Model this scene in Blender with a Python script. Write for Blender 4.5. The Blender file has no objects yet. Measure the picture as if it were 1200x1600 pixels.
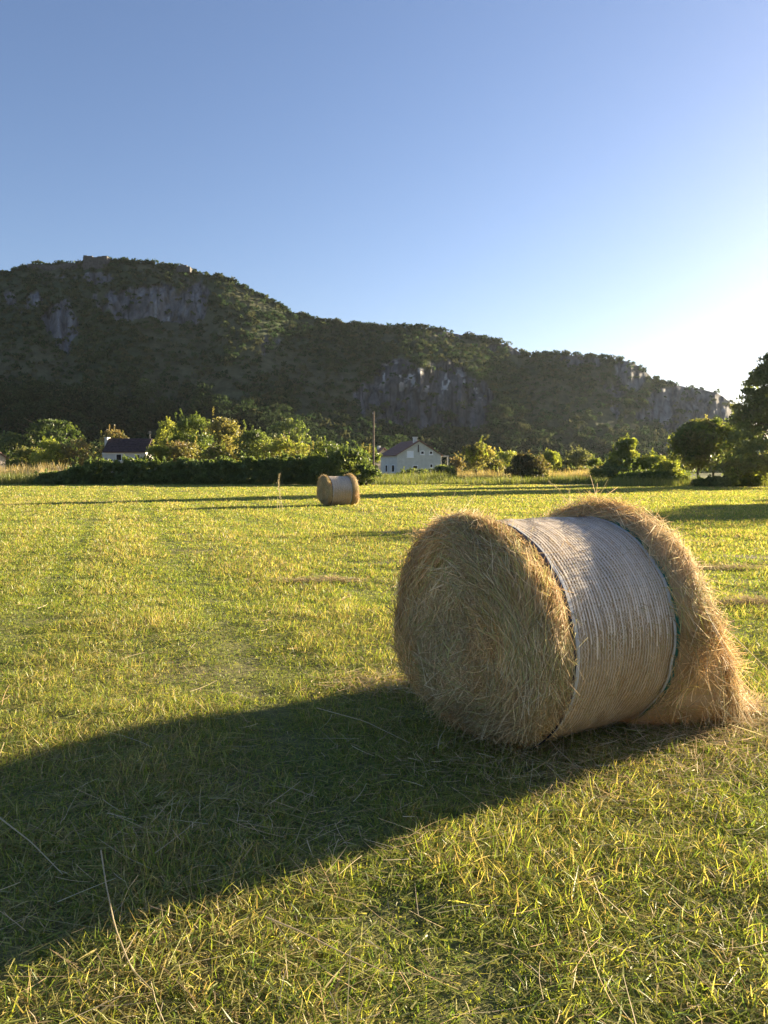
import bpy, math, random
import numpy as np
from mathutils import Vector

# ------------------------------------------------------------------ camera, sky, sun
SC = bpy.context.scene
COL = SC.collection
FPX, EYE, HORIZON = 1202.0, 1.55, 733.0          # focal length in photo pixels, eye height, horizon row

cam_data = bpy.data.cameras.new('camera')
cam = bpy.data.objects.new('camera', cam_data)
COL.objects.link(cam)
cam.location = (0, 0, EYE)
cam.rotation_euler = (math.radians(90) - math.atan(67 / FPX), 0, 0)
cam_data.sensor_fit = 'VERTICAL'
cam_data.sensor_height = 36.0
cam_data.lens = FPX / 1600 * 36.0
cam_data.clip_start = 0.05
cam_data.clip_end = 9000
SC.camera = cam

SUN_EL, SUN_AZ = math.radians(11.0), math.radians(56.0)
world = bpy.data.worlds.new("World")
SC.world = world
world.use_nodes = True
wn, wl = world.node_tree.nodes, world.node_tree.links
sky = wn.new('ShaderNodeTexSky')
sky.sky_type = 'NISHITA'
sky.sun_disc = False
sky.sun_elevation = SUN_EL
sky.sun_rotation = SUN_AZ
sky.altitude = 0
sky.air_density = 1.0
sky.dust_density = 0.6
sky.ozone_density = 3.5
bg = wn['Background']
bg.inputs['Strength'].default_value = 0.05
wb = wn.new('ShaderNodeVectorMath'); wb.operation = 'MULTIPLY'; wb.inputs[1].default_value = (1.0, .80, .79)   # the camera's warm white balance
wl.new(sky.outputs[0], wb.inputs[0]); wl.new(wb.outputs[0], bg.inputs['Color'])

sun_data = bpy.data.lights.new('sun', 'SUN')
sun_data.energy = 4.8
sun_data.angle = math.radians(0.5)
sun_data.color = (1.0, 0.82, 0.56)
sun = bpy.data.objects.new('sun', sun_data)
COL.objects.link(sun)
sdir = Vector((math.sin(SUN_AZ) * math.cos(SUN_EL), math.cos(SUN_AZ) * math.cos(SUN_EL), math.sin(SUN_EL)))
sun.rotation_euler = (-sdir).to_track_quat('-Z', 'Y').to_euler()
sun.location = sdir * 50

SC.view_settings.view_transform = 'Standard'
SC.view_settings.look = 'None'
SC.view_settings.exposure = 2.58
SC.view_settings.gamma = 1
SC.render.engine = 'CYCLES'
SC.cycles.max_bounces = 12
SC.cycles.diffuse_bounces = 10
SC.cycles.transmission_bounces = 10
SC.cycles.transparent_max_bounces = 6
SC.cycles.volume_bounces = 0
SC.cycles.use_adaptive_sampling = False
SC.cycles.use_denoising = True

RNG = np.random.default_rng(7)

# ------------------------------------------------------------------ helpers
TAB = np.random.default_rng(3).random((256, 256))

def vnoise(x, y, s=0):
    x = np.asarray(x, float) + s * 17.31; y = np.asarray(y, float) + s * 9.73
    xi = np.floor(x).astype(int); yi = np.floor(y).astype(int)
    fx = x - xi; fy = y - yi
    fx = fx * fx * (3 - 2 * fx); fy = fy * fy * (3 - 2 * fy)
    a = TAB[xi & 255, yi & 255]; b = TAB[(xi + 1) & 255, yi & 255]
    c = TAB[xi & 255, (yi + 1) & 255]; d = TAB[(xi + 1) & 255, (yi + 1) & 255]
    return (a * (1 - fx) + b * fx) * (1 - fy) + (c * (1 - fx) + d * fx) * fy

def fbm(x, y, s=0, o=4):
    t = 0; amp = .5; n = 0
    for k in range(o):
        t = t + amp * vnoise(x * 2 ** k, y * 2 ** k, s + k * 3); n += amp; amp *= .5
    return t / n

def sstep(a, b, x):
    t = np.clip((x - a) / (b - a), 0, 1)
    return t * t * (3 - 2 * t)

def mesh(name, verts, faces, mat, col=None, parent=None, smooth=False):
    """One mesh object; faces = list of int arrays (n,3) or (n,4); col = per-vertex rgb."""
    me = bpy.data.meshes.new(name)
    verts = np.asarray(verts, np.float32)
    me.vertices.add(len(verts))
    me.vertices.foreach_set('co', verts.ravel())
    loops, starts, k = [], [], 0
    for f in faces:
        f = np.asarray(f, np.int32)
        if not len(f):
            continue
        loops.append(f.ravel())
        starts.append(k + np.arange(len(f)) * f.shape[1])
        k += f.size
    loops = np.concatenate(loops); starts = np.concatenate(starts)
    me.loops.add(len(loops))
    me.loops.foreach_set('vertex_index', loops.astype(np.int32))
    me.polygons.add(len(starts))
    me.polygons.foreach_set('loop_start', starts.astype(np.int32))
    me.polygons.foreach_set('use_smooth', np.full(len(starts), smooth))
    if col is not None:
        at = me.attributes.new('col', 'FLOAT_COLOR', 'POINT')
        c4 = np.ones((len(verts), 4), np.float32); c4[:, :3] = col
        at.data.foreach_set('color', c4.ravel())
    me.update(calc_edges=True)
    me.validate()
    if mat:
        me.materials.append(mat)
    o = bpy.data.objects.new(name, me)
    COL.objects.link(o)
    if parent:
        o.parent = parent
    return o

class MB:
    """collects pieces for one mesh"""
    def __init__(s): s.v, s.q, s.t, s.c, s.n = [], [], [], [], 0
    def add(s, v, q=None, t=None, c=None):
        v = np.asarray(v, float).reshape(-1, 3)
        s.v.append(v)
        if q is not None and len(q): s.q.append(np.asarray(q, int) + s.n)
        if t is not None and len(t): s.t.append(np.asarray(t, int) + s.n)
        cc = np.ones((len(v), 3)) * (np.array([.5, .5, .5]) if c is None else np.asarray(c, float))
        s.c.append(cc); s.n += len(v)
    def box(s, a, b, c=None):
        x0, y0, z0 = a; x1, y1, z1 = b
        v = [(x0, y0, z0), (x1, y0, z0), (x1, y1, z0), (x0, y1, z0), (x0, y0, z1), (x1, y0, z1), (x1, y1, z1), (x0, y1, z1)]
        s.add(v, [(0, 3, 2, 1), (4, 5, 6, 7), (0, 1, 5, 4), (1, 2, 6, 5), (2, 3, 7, 6), (3, 0, 4, 7)], c=c)
    def tube(s, pts, rad, c=None, n=8):
        pts = np.asarray(pts, float); rad = np.broadcast_to(np.asarray(rad, float), (len(pts),))
        d = np.gradient(pts, axis=0); d /= np.linalg.norm(d, axis=1)[:, None] + 1e-9
        ref = np.where(np.abs(d[:, 2:3]) > .9, np.array([[1., 0, 0]]), np.array([[0, 0, 1.]]))
        a = np.cross(d, ref); a /= np.linalg.norm(a, axis=1)[:, None]
        b = np.cross(d, a)
        th = np.arange(n) / n * 2 * np.pi
        v = pts[:, None] + rad[:, None, None] * (np.cos(th)[None, :, None] * a[:, None] + np.sin(th)[None, :, None] * b[:, None])
        q = []
        for i in range(len(pts) - 1):
            for k in range(n):
                q.append((i * n + k, i * n + (k + 1) % n, (i + 1) * n + (k + 1) % n, (i + 1) * n + k))
        v = np.concatenate([v.reshape(-1, 3), pts[:1], pts[-1:]]); e = len(pts) * n
        t = [(e, (k + 1) % n, k) for k in range(n)] + [(e + 1, e - n + k, e - n + (k + 1) % n) for k in range(n)]
        s.add(v, q, t, c)
    def build(s, name, mat, parent=None, smooth=False):
        return mesh(name, np.concatenate(s.v), ([np.concatenate(s.q)] if s.q else []) + ([np.concatenate(s.t)] if s.t else []),
                    mat, np.concatenate(s.c), parent, smooth)

def tag(o, label=None, cat=None, group=None, kind=None):
    if label: o['label'] = label
    if cat: o['category'] = cat
    if group: o['group'] = group
    if kind: o['kind'] = kind
    return o

def empty(name, loc, rz=0):
    o = bpy.data.objects.new(name, None)
    o.empty_display_size = .3
    COL.objects.link(o)
    o.location = loc; o.rotation_euler = (0, 0, rz)
    return o

PIT = math.atan(67 / FPX)
def raise_of(row):                    # slope of the sight line through a photo row
    k = (800.0 - row) / FPX
    return (k * math.cos(PIT) - math.sin(PIT)) / (math.cos(PIT) + k * math.sin(PIT))
def row_of(slope):                    # the inverse: photo row of a sight line with that slope
    return 800.0 - FPX * np.tan(np.arctan(slope) + PIT)
def wx(px, Y, row=HORIZON): return (px - 600) / FPX * Y / (math.cos(PIT) + (800.0 - row) / FPX * math.sin(PIT))
def wz(row, Y): return EYE + raise_of(row) * Y

def ribbons(p0, d, ln, bend, width, side, nseg, col, tip=.25):
    """curved tapering strips (blades, straws) as quads. All arrays are per strip."""
    n = len(p0)
    t = np.linspace(0, 1, nseg + 1)
    c = p0[:, None] + d[:, None] * (ln[:, None] * t)[..., None] + bend[:, None] * (t ** 2)[None, :, None]
    w = width[:, None] * (1 - (1 - tip) * t[None] ** 2) * .5
    v = np.stack([c - side[:, None] * w[..., None], c + side[:, None] * w[..., None]], 2)
    base = (np.arange(n) * (nseg + 1) * 2)[:, None]
    k = np.arange(nseg)[None] * 2
    i0 = base + k
    q = np.stack([i0, i0 + 1, i0 + 3, i0 + 2], 2).reshape(-1, 4)
    return v.reshape(-1, 3), q, np.repeat(col, (nseg + 1) * 2, axis=0)

def unit(v): return v / (np.linalg.norm(v, axis=-1, keepdims=True) + 1e-9)

def rdir(n, rng=RNG): return unit(rng.normal(size=(n, 3)))

# ------------------------------------------------------------------ materials
def new_mat(name):
    m = bpy.data.materials.new(name); m.use_nodes = True
    n, l = m.node_tree.nodes, m.node_tree.links
    n.clear()
    out = n.new('ShaderNodeOutputMaterial')
    return m, n, l, out

def leaf_mat(name, trans=.4, gloss=.0, tint=(1, 1, 1), noise=0, ttint=(1, 1, 1)):
    """colour from the 'col' attribute; diffuse + translucent (+ a thin gloss)"""
    m, n, l, out = new_mat(name)
    a = n.new('ShaderNodeAttribute'); a.attribute_name = 'col'
    src = a.outputs['Color']
    if noise:
        tc = n.new('ShaderNodeTexCoord'); nt = n.new('ShaderNodeTexNoise'); nt.inputs['Scale'].default_value = noise
        l.new(tc.outputs['Object'], nt.inputs['Vector'])
        mp = n.new('ShaderNodeMapRange'); mp.inputs[3].default_value = .6; mp.inputs[4].default_value = 1.4
        l.new(nt.outputs[0], mp.inputs[0])
        mx = n.new('ShaderNodeVectorMath'); mx.operation = 'SCALE'
        l.new(src, mx.inputs[0]); l.new(mp.outputs[0], mx.inputs['Scale']); src = mx.outputs[0]
    di = n.new('ShaderNodeBsdfDiffuse'); l.new(src, di.inputs[0])
    tr = n.new('ShaderNodeBsdfTranslucent')
    mt = n.new('ShaderNodeVectorMath'); mt.operation = 'MULTIPLY'; mt.inputs[1].default_value = ttint
    l.new(src, mt.inputs[0]); l.new(mt.outputs[0], tr.inputs[0])
    mi = n.new('ShaderNodeMixShader'); mi.inputs[0].default_value = trans
    l.new(di.outputs[0], mi.inputs[1]); l.new(tr.outputs[0], mi.inputs[2])
    last = mi.outputs[0]
    if gloss:
        gl = n.new('ShaderNodeBsdfGlossy'); gl.inputs['Roughness'].default_value = .45
        mg = n.new('ShaderNodeMixShader'); mg.inputs[0].default_value = gloss
        l.new(last, mg.inputs[1]); l.new(gl.outputs[0], mg.inputs[2]); last = mg.outputs[0]
    l.new(last, out.inputs[0])
    return m

def solid(name, col, rough=.8, noise=8, amount=.3, bump=.0, metal=0):
    """principled with a mottled base colour"""
    m, n, l, out = new_mat(name)
    p = n.new('ShaderNodeBsdfPrincipled'); p.inputs['Roughness'].default_value = rough; p.inputs['Metallic'].default_value = metal
    tc = n.new('ShaderNodeTexCoord'); nt = n.new('ShaderNodeTexNoise'); nt.inputs['Scale'].default_value = noise; nt.inputs['Detail'].default_value = 6
    l.new(tc.outputs['Object'], nt.inputs['Vector'])
    cr = n.new('ShaderNodeValToRGB')
    c = np.array(col)
    cr.color_ramp.elements[0].position = .3; cr.color_ramp.elements[1].position = .7
    cr.color_ramp.elements[0].color = (*np.clip(c * (1 - amount), 0, 1), 1); cr.color_ramp.elements[1].color = (*np.clip(c * (1 + amount), 0, 1), 1)
    l.new(nt.outputs[0], cr.inputs[0]); l.new(cr.outputs[0], p.inputs['Base Color'])
    if bump:
        b = n.new('ShaderNodeBump'); b.inputs['Strength'].default_value = bump
        l.new(nt.outputs[0], b.inputs['Height']); l.new(b.outputs[0], p.inputs['Normal'])
    l.new(p.outputs[0], out.inputs[0])
    return m

def attr_rough(name, nscale=3.0, amount=.35, bump=.5, rough=.95, stretch=(1, 1, 1)):
    """colour attribute times noise, with bump: soil, rock"""
    m, n, l, out = new_mat(name)
    p = n.new('ShaderNodeBsdfPrincipled'); p.inputs['Roughness'].default_value = rough; p.inputs['Specular IOR Level'].default_value = .1
    a = n.new('ShaderNodeAttribute'); a.attribute_name = 'col'
    tc = n.new('ShaderNodeTexCoord'); mapp = n.new('ShaderNodeMapping'); mapp.inputs['Scale'].default_value = stretch
    l.new(tc.outputs['Object'], mapp.inputs[0])
    nt = n.new('ShaderNodeTexNoise'); nt.inputs['Scale'].default_value = nscale; nt.inputs['Detail'].default_value = 8; nt.inputs['Roughness'].default_value = .65
    l.new(mapp.outputs[0], nt.inputs['Vector'])
    mp = n.new('ShaderNodeMapRange'); mp.inputs[1].default_value = .3; mp.inputs[2].default_value = .7
    mp.inputs[3].default_value = 1 - amount; mp.inputs[4].default_value = 1 + amount
    l.new(nt.outputs[0], mp.inputs[0])
    mx = n.new('ShaderNodeVectorMath'); mx.operation = 'SCALE'
    l.new(a.outputs['Color'], mx.inputs[0]); l.new(mp.outputs[0], mx.inputs['Scale'])
    l.new(mx.outputs[0], p.inputs['Base Color'])
    b = n.new('ShaderNodeBump'); b.inputs['Strength'].default_value = bump; b.inputs['Distance'].default_value = .1
    l.new(nt.outputs[0], b.inputs['Height']); l.new(b.outputs[0], p.inputs['Normal'])
    l.new(p.outputs[0], out.inputs[0])
    return m

M_GRASS = leaf_mat('grass_blades', .52, .03, ttint=(1.14, 1.10, .58))
M_DRY = leaf_mat('dry_stalks', .35, .02)
M_HAY = leaf_mat('hay_straw', .3, .02)
M_LEAF = leaf_mat('leaves', .58, .03, ttint=(1.25, 1.15, .6))
M_HILLLEAF = leaf_mat('hill_leaves', .3, 0)
M_SOIL = attr_rough('field_soil', 14, .4, .6)
M_HILL = attr_rough('hill_rock', .22, .45, .8, stretch=(1, 1, .45))
M_HAYCORE = attr_rough('hay_core', 60, .5, 1.0)
M_BARK = solid('bark', (.09, .07, .05), .95, 6, .4, .6)
M_NET = leaf_mat('net_plastic', .35, .06)
M_EDGE = leaf_mat('net_edge_thread', .1, 0)

# ------------------------------------------------------------------ field ground
def ground_z(x, y):
    x = np.asarray(x, float); y = np.asarray(y, float)
    h = (fbm(x / 7, y / 5, 1, 3) - .5) * .12 + (fbm(x / 1.3, y / 1.3, 5, 3) - .5) * .05
    near = np.exp(-(((x - .93) / 1.3) ** 2 + ((y - 4.5) / 1.3) ** 2))
    h = h * (1 - near * .8)
    fade = 1 - sstep(70, 110, np.hypot(x, y))
    return h * fade

TRK = np.array([3.0, -8.9]); TRK = TRK / np.linalg.norm(TRK)
TC0 = -3.33 * TRK[1] - 11.45 * TRK[0]        # the main wheel track left of the bale
def field_vars(x, y):
    """dryness 0..1 and tuft height factor over the mown field"""
    across = x * TRK[1] - y * TRK[0]
    along = x * TRK[0] + y * TRK[1]
    swath = .5 + .5 * np.sin(across * 2 * np.pi / 2.3 + 2.2 * vnoise(along / 9, across / 5, 11))
    big = fbm(x / 6, y / 6, 21, 3); mid = fbm(x / .9, y / .9, 31, 3); sml = fbm(x / .25, y / .25, 41, 2)
    track = 0
    for c0 in (-.35, -2.2, 1.5, 3.4, 7.2, -5.0):
        cc = TC0 + c0 + .25 * (vnoise(along / 4, 0 * along + c0 * 3 + 20, 14) - .5)
        track = track + np.exp(-((across - cc) / .17) ** 2) * (.25 + .9 * vnoise(along / 1.6, 0 * along + c0 + 9, 15))
    dry = np.clip(.42 + (big - .5) * .55 + (mid - .5) * .95 + (sml - .5) * .6 + .30 * (swath - .5) - .75 * np.clip(track, 0, 1), 0, 1)
    tall = np.clip(.95 + (mid - .5) * .9 + (sml - .5) * 1.0 - .22 * (1 - swath), .35, 1.6)
    tall = tall * (1 - .55 * np.clip(track, 0, 1))
    bare = np.clip(.08 * track + (fbm(x / 1.6, y / 1.1, 61, 3) - .68) * 9 * (.4 + .6 * (1 - swath)), 0, 1)
    return dry, tall, bare

def nonuni(n, near, far):
    t = np.linspace(-1, 1, n)
    k = math.asinh(far / near)
    return np.sinh(t * k) * near
gx = nonuni(420, 1.0, 1800)
gy = nonuni(420, 1.0, 1800) + 6
GX, GY = np.meshgrid(gx, gy)
GZ = ground_z(GX, GY)
dr, ta, ba = field_vars(GX, GY)
gc = (1 - dr[..., None]) * np.array([.15, .15, .06]) + dr[..., None] * np.array([.27, .225, .11])
gc = gc * (1 - .4 * ba[..., None]) + ba[..., None] * .4 * np.array([.13, .10, .06])
far = sstep(85, 130, np.hypot(GX, GY))[..., None]
gc = gc * (1 - far) + far * np.array([.10, .11, .035])
ny, nx = GX.shape
idx = np.arange(nx * ny).reshape(ny, nx)
q = np.stack([idx[:-1, :-1], idx[:-1, 1:], idx[1:, 1:], idx[1:, :-1]], -1).reshape(-1, 4)
ground = mesh('ground', np.stack([GX, GY, GZ], -1).reshape(-1, 3), [q], M_SOIL, gc.reshape(-1, 3), smooth=True)
tag(ground, kind='structure')

# ------------------------------------------------------------------ grass (individual blades, one stuff object)
def palette(n, dry, rng, greens, drys, jit=.25):
    g = np.array(greens)[rng.integers(0, len(greens), n)]
    d = np.array(drys)[rng.integers(0, len(drys), n)]
    pick = (rng.random(n) < dry)[:, None]
    c = np.where(pick, d, g)
    return c * (1 + jit * (rng.random((n, 1)) * 2 - 1))

GREENS = [(.17, .235, .04), (.23, .285, .045), (.29, .33, .055), (.12, .20, .04), (.35, .37, .075)]
DRYS = [(.42, .34, .14), (.52, .43, .21), (.34, .25, .12), (.46, .42, .15)]

def field_edge(x):          # depth of the far edge of the mown field
    u = np.clip((x / 72 + .5), 0, 1)
    return 77 - 12 * sstep(.62, 1.0, u)

def grass():
    rng = np.random.default_rng(11)
    V, Q, C, n0 = [], [], [], 0
    for (y0, y1, cnt, nseg) in ((.9, 6.5, 350000, 3), (6.5, 20, 430000, 2), (20, 79, 470000, 1)):
        # distance density ~ 1/y in depth, uniform across the widened view
        k = rng.random(cnt)
        y = y0 * (y1 / y0) ** k if y0 > 5 else np.sqrt(y0 ** 2 + k * (y1 ** 2 - y0 ** 2)) * .6 + .4 * y0 * (y1 / y0) ** k
        hw = .56 * y + 2.6
        x = (rng.random(cnt) * 2 - 1) * hw
        dry, tall, bare = field_vars(x, y)
        keep = (rng.random(cnt) > bare * .8) & (y < field_edge(x))
        x, y, dry, tall = x[keep], y[keep], dry[keep], tall[keep]
        n = len(x)
        z = ground_z(x, y) - .004
        dist = np.hypot(x, y)
        width = np.maximum(.0046, .00085 * dist) * (.7 + .6 * rng.random(n))
        isdry = dry * .58
        col = palette(n, isdry, rng, GREENS, DRYS)
        ln = (.035 + .07 * rng.random(n) ** 1.5) * tall * (1 + .25 * sstep(6, 30, dist))
        lean = rng.normal(size=(n, 2)) * .55
        d = unit(np.stack([lean[:, 0], lean[:, 1], np.ones(n) * .9], 1))
        az = rng.random(n) * 2 * np.pi
        b = rng.random(n) * ln * .75
        bend = np.stack([np.cos(az) * b, np.sin(az) * b, -.45 * b], 1)
        sa = rng.random(n) * 2 * np.pi
        side = np.stack([np.cos(sa), np.sin(sa), np.zeros(n)], 1)
        # a share of cut blades lies flat as thatch
        flat = rng.random(n) < np.where(y < 8, .32, .18)
        col[flat] = col[flat] * .5 + .5 * palette(flat.sum(), .55, rng, GREENS, DRYS)
        d[flat] = unit(np.stack([np.cos(az[flat]), np.sin(az[flat]), .12 + .15 * rng.random(flat.sum())], 1))
        ln[flat] *= 1.5
        side[flat] = unit(np.cross(d[flat], np.array([0, 0, 1.])) + rng.normal(size=(flat.sum(), 3)) * .3)
        z = z + flat * rng.random(n) * .035
        v, qq, c = ribbons(np.stack([x, y, z], 1), d, ln, bend, width, side, nseg, col, .15 if nseg > 1 else .4)
        V.append(v); Q.append(qq + n0); C.append(c); n0 += len(v)
    return tag(mesh('grass', np.concatenate(V), [np.concatenate(Q)], M_GRASS, np.concatenate(C)), kind='stuff')
grass()

HAYS = [(.66, .50, .29), (.78, .64, .41), (.56, .41, .23), (.48, .36, .21), (.72, .61, .42), (.50, .46, .25), (.60, .42, .24)]
def haycol(n, rng, gain=1.0):
    c = np.array(HAYS)[rng.integers(0, len(HAYS), n)]
    return c * np.array([.98, .96, .92]) * gain * (1 + .25 * (rng.random((n, 1)) * 2 - 1))

# loose straw litter lying on the grass: one stuff object
def litter():
    rng = np.random.default_rng(5)
    P = []
    def blob(x, y, sx, sy, n): P.append(np.stack([x + rng.normal(size=n) * sx, y + rng.normal(size=n) * sy], 1))
    blob(1.75, 4.25, .45, .28, 1500); blob(2.2, 4.6, .25, .2, 900); blob(.05, 5.35, .25, .15, 600)
    blob(1.3, 3.8, .6, .25, 600); blob(.7, 3.9, .35, .2, 350)
    blob(-.9, 3.2, .3, .25, 160); blob(-.2, 3.0, .4, .3, 160)
    n = 3500
    y = 1.5 * (30 / 1.5) ** rng.random(n); x = (rng.random(n) * 2 - 1) * (.55 * y + .5)
    P.append(np.stack([x, y], 1))
    P = np.concatenate(P); n = len(P)
    z = ground_z(P[:, 0], P[:, 1]) + .015 + .05 * rng.random(n)
    az = rng.random(n) * 2 * np.pi
    d = unit(np.stack([np.cos(az), np.sin(az), rng.normal(size=n) * .12], 1))
    ln = .05 + .25 * rng.random(n) ** 2
    b = rng.normal(size=(n, 3)) * .12 * ln[:, None]; b[:, 2] *= .4
    side = unit(np.cross(d, np.array([0, 0, 1.])) + rng.normal(size=(n, 3)) * .3)
    w = np.maximum(.0022, .0006 * P[:, 1]) * (.7 + .6 * rng.random(n))
    v, qq, c = ribbons(np.stack([P[:, 0], P[:, 1], z], 1), d, ln, b, w, side, 3, haycol(n, rng, 1.0), .6)
    tag(mesh('straw_litter', v, [qq], M_HAY, c), kind='stuff')
litter()

# single long stalks that stand out on the grass
def long_straw(pts, label, w=.004):
    mb = MB()
    p = np.array([(x, y, float(ground_z(x, y)) + z) for x, y, z in pts])
    t = np.linspace(0, 1, len(p)); tt = np.linspace(0, 1, 14)
    pp = np.stack([np.interp(tt, t, p[:, k]) for k in range(3)], 1)
    mb.tube(pp, np.linspace(w, w * .5, 14), (.50, .42, .26), 6)
    tag(mb.build('long_straw', M_HAY), label, 'straw', 'long stalks lying on the grass')
def gp(px, row):
    Y = -EYE / raise_of(row)
    return wx(px, Y, row), Y
def st(px, row, z):                   # a point at height z on the sight line of a photo pixel
    Y = (z - EYE) / raise_of(row)
    return wx(px, Y, row), Y, z
long_straw([st(-5, 1285, .09), st(50, 1332, .08), st(98, 1382, .05)], 'straight pale stalk on shaded grass at the photo left edge', .0032)
long_straw([st(158, 1345, .08), st(166, 1400, .10), st(180, 1465, .09), st(205, 1528, .07), st(238, 1562, .05)], 'long bent pale stalk curving down the shaded grass', .0028)
long_straw([st(415, 1448, .06), st(470, 1470, .07), st(530, 1500, .07), st(600, 1532, .05)], 'long pale stalk lying across the sunlit grass in front', .003)
long_straw([st(844, 1140, .12), st(870, 1172, .08), st(905, 1205, .03)], 'short straight stalk leaning from the wrapped bale foot to grass', .003)
long_straw([st(495, 1108, .05), st(570, 1130, .08), st(640, 1165, .06)], 'thin stalk in the shadow beside the big hay bale', .0025)

# ------------------------------------------------------------------ hay bale
BR = .638                       # wrapped radius
BH = BR - .025                  # axis height
def prof(pts):
    pts = np.array(pts, float)
    s = np.concatenate([[0], np.cumsum(np.hypot(*np.diff(pts, axis=0).T))])
    return pts, s / s[-1], s[-1]
NEARP = prof([(-.425, .60), (-.445, .628), (-.50, .65), (-.555, .656), (-.59, .632), (-.618, .57), (-.635, .46), (-.64, .3), (-.635, .15), (-.632, 0.001)])
FARP = prof([(.425, .62), (.44, .67), (.475, .705), (.55, .715), (.62, .70), (.68, .66), (.715, .58), (.73, .45), (.735, .25), (.735, 0.001)])

def end_surf(P, t, th, seed, slump):
    pts, s, L = P
    x = np.interp(t, s, pts[:, 0]); r = np.interp(t, s, pts[:, 1])
    lump = (fbm(th * 1.6 + 20, t * 4, seed, 3) - .5)
    r = r * (1 + .07 * lump) + .01 * np.sin(3 * th + seed)
    x = x + np.sign(x) * (.05 * (fbm(np.cos(th) * r * 4 + 9, np.sin(th) * r * 4 + 9, seed + 4, 3) - .5)) * sstep(.2, .5, t)
    y = -r * np.sin(th); z = BH + r * np.cos(th)
    if slump:
        low = np.clip(1 - z / .85, 0, 1)
        out = sstep(0, .25, t)
        x = x + out * (.40 * low ** 1.2 + .46 * low ** 7) * (1 - .35 * sstep(.75, 1, t))
        sid = np.sin(th)
        # the loose hay has slid down the near side; hidden far bulge added to widen the shadow
        near_side = sid > 0
        reach = np.where(near_side, .70 + .12 * low ** 5, 1.20)
        y = y * (1 + .05 * out)  # end widened slightly to push the shadow's edge outward
        want = -np.sign(sid) * reach * np.clip(np.abs(sid), 0, 1) ** .4
        lo_c = np.where(near_side, 0.0, .45)
        wgt = np.where(near_side, .85, .95) * out * sstep(0, .5, lo_c - np.cos(th)) * np.clip(r / .55, 0, 1)
        y = y * (1 - wgt) + want * wgt
        x = x + out * low * .16 * (fbm(th * 5 + 3, t * 2.5, seed + 6, 3) - .5)
        y = y + out * low * .10 * (fbm(th * 6 + 30, t * 2.5 + 9, seed + 7, 3) - .5)
        z = z - .03 * low
    else:
        low = np.clip(1 - z / .42, 0, 1)
        y = y * (1 + .06 * low); z = z + .11 * low; x = x + .07 * low
    return np.stack([x, y, np.maximum(z, .0)], -1)

def surf_frame(f, t, th):
    e = 1e-3
    p = f(t, th); pt = f(np.clip(t + e, 0, 1), th) - f(np.clip(t - e, 0, 1), th); ph = f(t, th + e) - f(t, th - e)
    pt = unit(pt); ph = unit(ph)
    n = unit(np.cross(pt, ph))
    return p, pt, ph, n

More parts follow.
